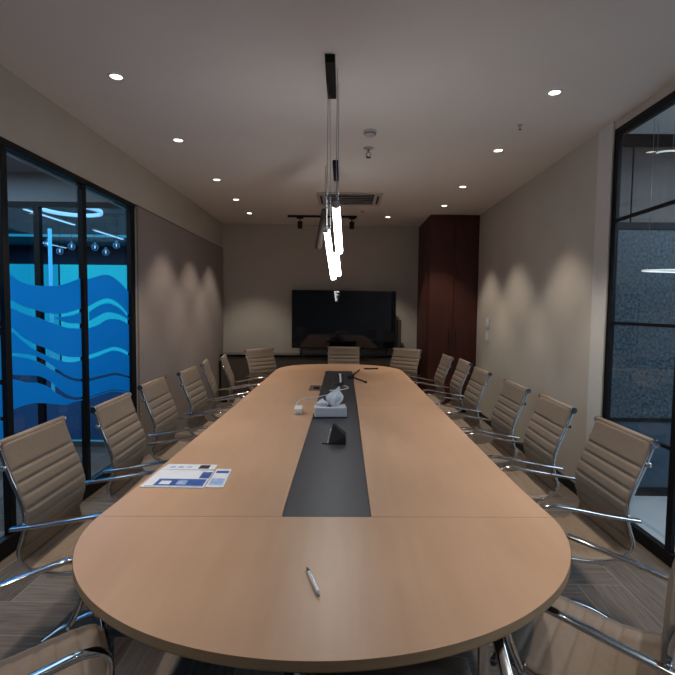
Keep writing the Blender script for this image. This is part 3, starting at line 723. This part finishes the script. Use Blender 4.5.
# ------------------------------------------------------------------ things on the table
ZT = .7502
def quadprism(pts, z0, z1): return MB().prism(pts, z0, z1)
def local(pts, c): return [(p[0]-c[0], p[1]-c[1]) for p in pts]
# brochures
o = empty('brochure', (-.70, 2.09, ZT)); tag(o, 'open white and blue printed brochure on the left side of the table', 'brochure', None)
def uvq(q, u0, u1, v0, v1):   # q: near-left, near-right, far-right, far-left
    f = lambda u, v: tuple((1-v)*((1-u)*q[0][i]+u*q[1][i]) + v*((1-u)*q[3][i]+u*q[2][i]) for i in (0,1))
    return [f(u0,v0), f(u1,v0), f(u1,v1), f(u0,v1)]
q1 = local([(-.850,1.975),(-.580,1.975),(-.590,2.19),(-.845,2.19)], (-.70,2.09))
quadprism(q1, 0, .004).build('page', M['paper'], o, bevel=.001)
for (u0,u1,v0,v1,m) in ((.18,.97,.08,.45,'blue_ink'),(.25,.42,.14,.33,'paper'),(.52,.68,.14,.36,'lightblue_ink'),(.82,.99,.5,.88,'blue_ink'),(.05,.98,.03,.065,'lightblue_ink')):
    quadprism(uvq(q1,u0,u1,v0,v1), .004 if m != 'paper' and not (m=='lightblue_ink' and u0>.5) else .0044, .0044 if m != 'paper' and not (m=='lightblue_ink' and u0>.5) else .0048).build('printed_panel', M[m], o)
o = empty('brochure', (-.60, 2.10, ZT)); tag(o, 'white brochure with dark square lying under the blue one', 'brochure', None)
q2 = local([(-.576,1.985),(-.500,1.985),(-.515,2.215),(-.585,2.215)], (-.60,2.10))
quadprism(q2, 0, .003).build('page', M['paper'], o)
quadprism(uvq(q2,.1,.9,.1,.45), .003, .0034).build('printed_panel', M['lightblue_ink'], o); quadprism(uvq(q2,.1,.9,.75,.88), .003, .0034).build('printed_panel', M['blue_ink'], o)
o = empty('leaflet', (-.73, 2.25, ZT)); tag(o, 'folded white leaflet with a dark square behind the blue brochure', 'leaflet', None)
q3 = local([(-.845,2.195),(-.595,2.205),(-.600,2.275),(-.835,2.275)], (-.73,2.25))
quadprism(q3, 0, .003).build('page', M['paper'], o)
quadprism(uvq(q3,.68,.88,.15,.85), .003, .0034).build('printed_photo', M['dark_ink'], o)
for k in range(3): quadprism(uvq(q3,.12+.16*k,.22+.16*k,.3,.6), .003, .0034).build('printed_mark', M['lightblue_ink'], o)
# pen
a, b = Vector((-.097,1.362,0)), Vector((-.054,1.225,0)); d = (b-a); L = d.length
o = empty('pen', (a.x, a.y, ZT+.0055), math.atan2(d.y, d.x)); tag(o, 'white pen with black tip lying near the front of the table', 'pen')
MB().cyl((.026,0,0),(L-.012,0,0),.0052,14).build('barrel', M['white_plastic'], o)
MB().cyl((0,0,0),(.008,0,0),.0012,12,.0032).build('tip', M['black_plastic'], o); MB().cyl((.008,0,0),(.026,0,0),.0032,14,.0054).build('grip', M['black_plastic'], o)
MB().cyl((L-.012,0,0),(L,0,0),.0052,14,.003).build('end_button', M['alu'], o); MB().box(.06,L-.012,-.0015,.0015,.0045,.0065).build('clip', M['alu'], o)
# tissue box
o = empty('tissue_box', (-.085, 3.38, ZT), .10); tag(o, 'grey tissue box with a white tissue pulled up on the black strip', 'tissue box')
MB().box(-.118,.118,-.065,.065,0,.006).build('base', M['black_plastic'], o, bevel=.002)
MB().box(-.113,.113,-.060,.060,.006,.074).build('box', M['box_grey'], o, bevel=.006, bseg=3)
MB().lathe([(.001,0),(.03,0),(.032,.001),(.001,.0012)], (0.0,0,.0741)).build('slot', M['dark_ink'], o)
def tissue(cx, w, h, seed, lean):
    rr = random.Random(seed); vs, fs = [], []; n, m = 16, 10
    for j in range(m+1):
        t = j/m
        for i in range(n):
            a = 2*PI*i/n; r0 = .014+.03*math.sin(PI*min(1,t*1.05))**.8*w
            r_ = r0*(1+.38*math.sin(3*a+t*3+seed)+.15*math.sin(7*a+seed))*(1-.75*max(0,t-.55)/.45)
            vs.append((cx+r_*math.cos(a)*1.25+lean*t*t, r_*math.sin(a)*.8, .074+h*t*(1+.12*math.sin(2*a+seed))))
    for j in range(m):
        for i in range(n): fs.append((j*n+i, j*n+(i+1)%n, (j+1)*n+(i+1)%n, (j+1)*n+i))
    fs.append(tuple(m*n+i for i in range(n)))
    return MB().add(vs, fs, False)
tissue(.020, .85, .125, 1.3, .045).build('tissue', M['tissue'], o); tissue(-.045, .6, .050, 4.1, -.01).build('tissue', M['tissue'], o)
# black tent-shaped phone stand
o = empty('tabletop_stand', (-.025, 2.72, ZT)); tag(o, 'small black wedge-shaped stand on the centre strip in front of the tissue box', 'stand')
def poly(vs, fs): return MB().add(vs, fs)
poly([(-.050,-.055,0),(.048,-.062,0),(.052,.070,0),(-.040,.055,0),(-.028,.0,.108),(-.012,.012,.104),(.046,-.05,.046),(.050,.052,.044)],
     [(0,3,2,1),(0,1,6,4),(4,6,7,5),(1,2,7,6),(2,3,5,7),(3,0,4,5)]).build('body', M['black_plastic'], o, bevel=.003)
poly([(-.0515,-.050,.004),(-.0435,.045,.004),(-.0345,.030,.07),(-.0375,-.012,.07),(-.0560,-.050,.004),(-.048,.045,.004),(-.039,.030,.07),(-.042,-.012,.07)],
     [(0,1,2,3),(4,7,6,5),(0,4,5,1),(1,5,6,2),(2,6,7,3),(3,7,4,0)]).build('white_face', M['white_plastic'], o)
MB().box(-.085,-.045,-.052,-.046,0,.005).build('tab', M['black_plastic'], o)
# white adapter box
o = empty('power_adapter', (-.318, 3.47, ZT), .05); tag(o, 'small white adapter block on the wood left of the tissue box', 'adapter')
MB().box(-.030,.030,-.065,.065,0,.045).build('housing', M['white_plastic'], o, bevel=.006, bseg=3); MB().box(-.016,.016,-.069,-.065,.008,.020).build('port', M['offwhite'], o)
# white cable
cp = catmull([(-.330,3.535,ZT+.015),(-.352,3.66,ZT+.006),(-.362,3.82,ZT+.0045),(-.33,4.00,ZT+.0045),(-.23,4.07,ZT+.0045),(-.17,4.16,ZT+.0045),(-.10,4.24,ZT+.0045),(-.05,4.40,ZT+.0045),(-.12,4.44,ZT+.0045),(.00,4.50,ZT+.0045),(.055,4.60,ZT+.0045),(.045,4.68,ZT+.0045),(.01,4.735,ZT+.0045)], 8)
tag(MB().tube(cp, .0042, 8).build('cable', M['white_plastic']), 'white cable winding from the adapter to the black device', 'cable')
# dark conference device
o = empty('conference_phone', (-.045, 4.85, ZT)); tag(o, 'black wedge conference device at the far part of the strip', 'conference phone')
poly([(-.075,-.10,0),(.065,-.10,0),(.065,.12,0),(-.06,.12,0),(-.055,-.06,.03),(.055,-.07,.05),(.05,.06,.095),(-.02,.06,.105)],
     [(0,3,2,1),(0,1,5,4),(4,5,6,7),(1,2,6,5),(2,3,7,6),(3,0,4,7)]).build('body', M['black_plastic'], o, bevel=.004)
poly([(.020,-.09,.031),(.036,-.09,.034),(.030,.03,.099),(.012,.03,.098),(.020,-.09,.037),(.036,-.09,.040),(.030,.03,.105),(.012,.03,.104)],
     [(0,3,2,1),(4,5,6,7),(0,1,5,4),(1,2,6,5),(2,3,7,6),(3,0,4,7)]).build('white_strip', M['white_plastic'], o)
# tripod-like black rods
o = empty('mini_tripod', (.10, 5.30, ZT)); tag(o, 'thin black folded tripod lying beside the conference device', 'tripod')
MB().cyl((-.02,-.06,.013),(.108,.62,.014),.009,10).build('leg', M['black_plastic'], o)
MB().cyl((0,.03,.013),(.135,-.33,.0112),.008,10).build('leg', M['black_plastic'], o)
MB().cyl((-.03,-.08,.0135),(-.01,0,.0135),.010,10).build('leg', M['black_plastic'], o)
MB().cyl((-.025,-.03,.017),(.02,.05,.017),.015,12).build('hub', M['black_plastic'], o)
MB().cyl((.135,-.33,.0112),(.148,-.36,.0112),.0105,10).build('tip', M['black_plastic'], o)
# remote
o = empty('remote_control', (.365, 6.12, ZT), .25); tag(o, 'thin black remote control at the far end of the table', 'remote control')
MB().box(-.09,.09,-.024,.024,0,.018).build('body', M['black_plastic'], o, bevel=.005, bseg=3)
for k in range(5): MB().cyl((-.06+.028*k,0,.018),(-.06+.028*k,0,.0195),.006,10).build('button', M['box_grey'], o)
# clear holder
o = empty('name_card_holder', (-.262, 4.55, ZT)); tag(o, 'small clear square holder with a dark item left of the centre strip', 'holder')
MB().box(-.05,.05,-.12,.12,0,.003).build('base', M['socket_glass'], o)
MB().box(-.052,-.048,-.12,.12,.003,.014).box(.048,.052,-.12,.12,.003,.014).box(-.048,.048,-.124,-.12,.003,.014).box(-.048,.048,.12,.124,.003,.014).build('rim', M['alu'], o)
MB().box(-.012,.045,-.03,.03,.003,.018).build('dark_insert', M['black_plastic'], o, bevel=.002)

# ------------------------------------------------------------------ world, camera, view
wd_ = bpy.data.worlds.new('World'); S.world = wd_; wd_.use_nodes = True
wd_.node_tree.nodes['Background'].inputs[0].default_value = (.3,.4,.6,1); wd_.node_tree.nodes['Background'].inputs[1].default_value = .05

cam = bpy.data.cameras.new('Camera'); co = bpy.data.objects.new('Camera', cam); COL.objects.link(co); S.camera = co
cam.sensor_width = 36; cam.lens = 480/675*36; cam.clip_start = .02
yaw, pitch, roll = math.radians(.650), math.radians(3.347), math.radians(.70)
fw = Vector((-math.sin(yaw)*math.cos(pitch), math.cos(yaw)*math.cos(pitch), -math.sin(pitch)))
rt = Vector((math.cos(yaw), math.sin(yaw), 0)); up = rt.cross(fw)
# the photo's content is turned clockwise: camera turned the other way about its axis
rt2 = rt*math.cos(roll) + up*math.sin(roll); up2 = up*math.cos(roll) - rt*math.sin(roll)
m4 = Matrix(((rt2.x, up2.x, -fw.x, 0), (rt2.y, up2.y, -fw.y, 0), (rt2.z, up2.z, -fw.z, 1.51), (0,0,0,1)))
co.matrix_world = m4
S.view_settings.view_transform = 'Standard'; S.view_settings.look = 'None'; S.view_settings.gamma = 1
S.view_settings.use_curve_mapping = False; S.view_settings.exposure = 0.48
S.render.film_transparent = False
S.cycles.max_bounces = 10; S.cycles.transparent_max_bounces = 16; S.cycles.sample_clamp_indirect = 4.
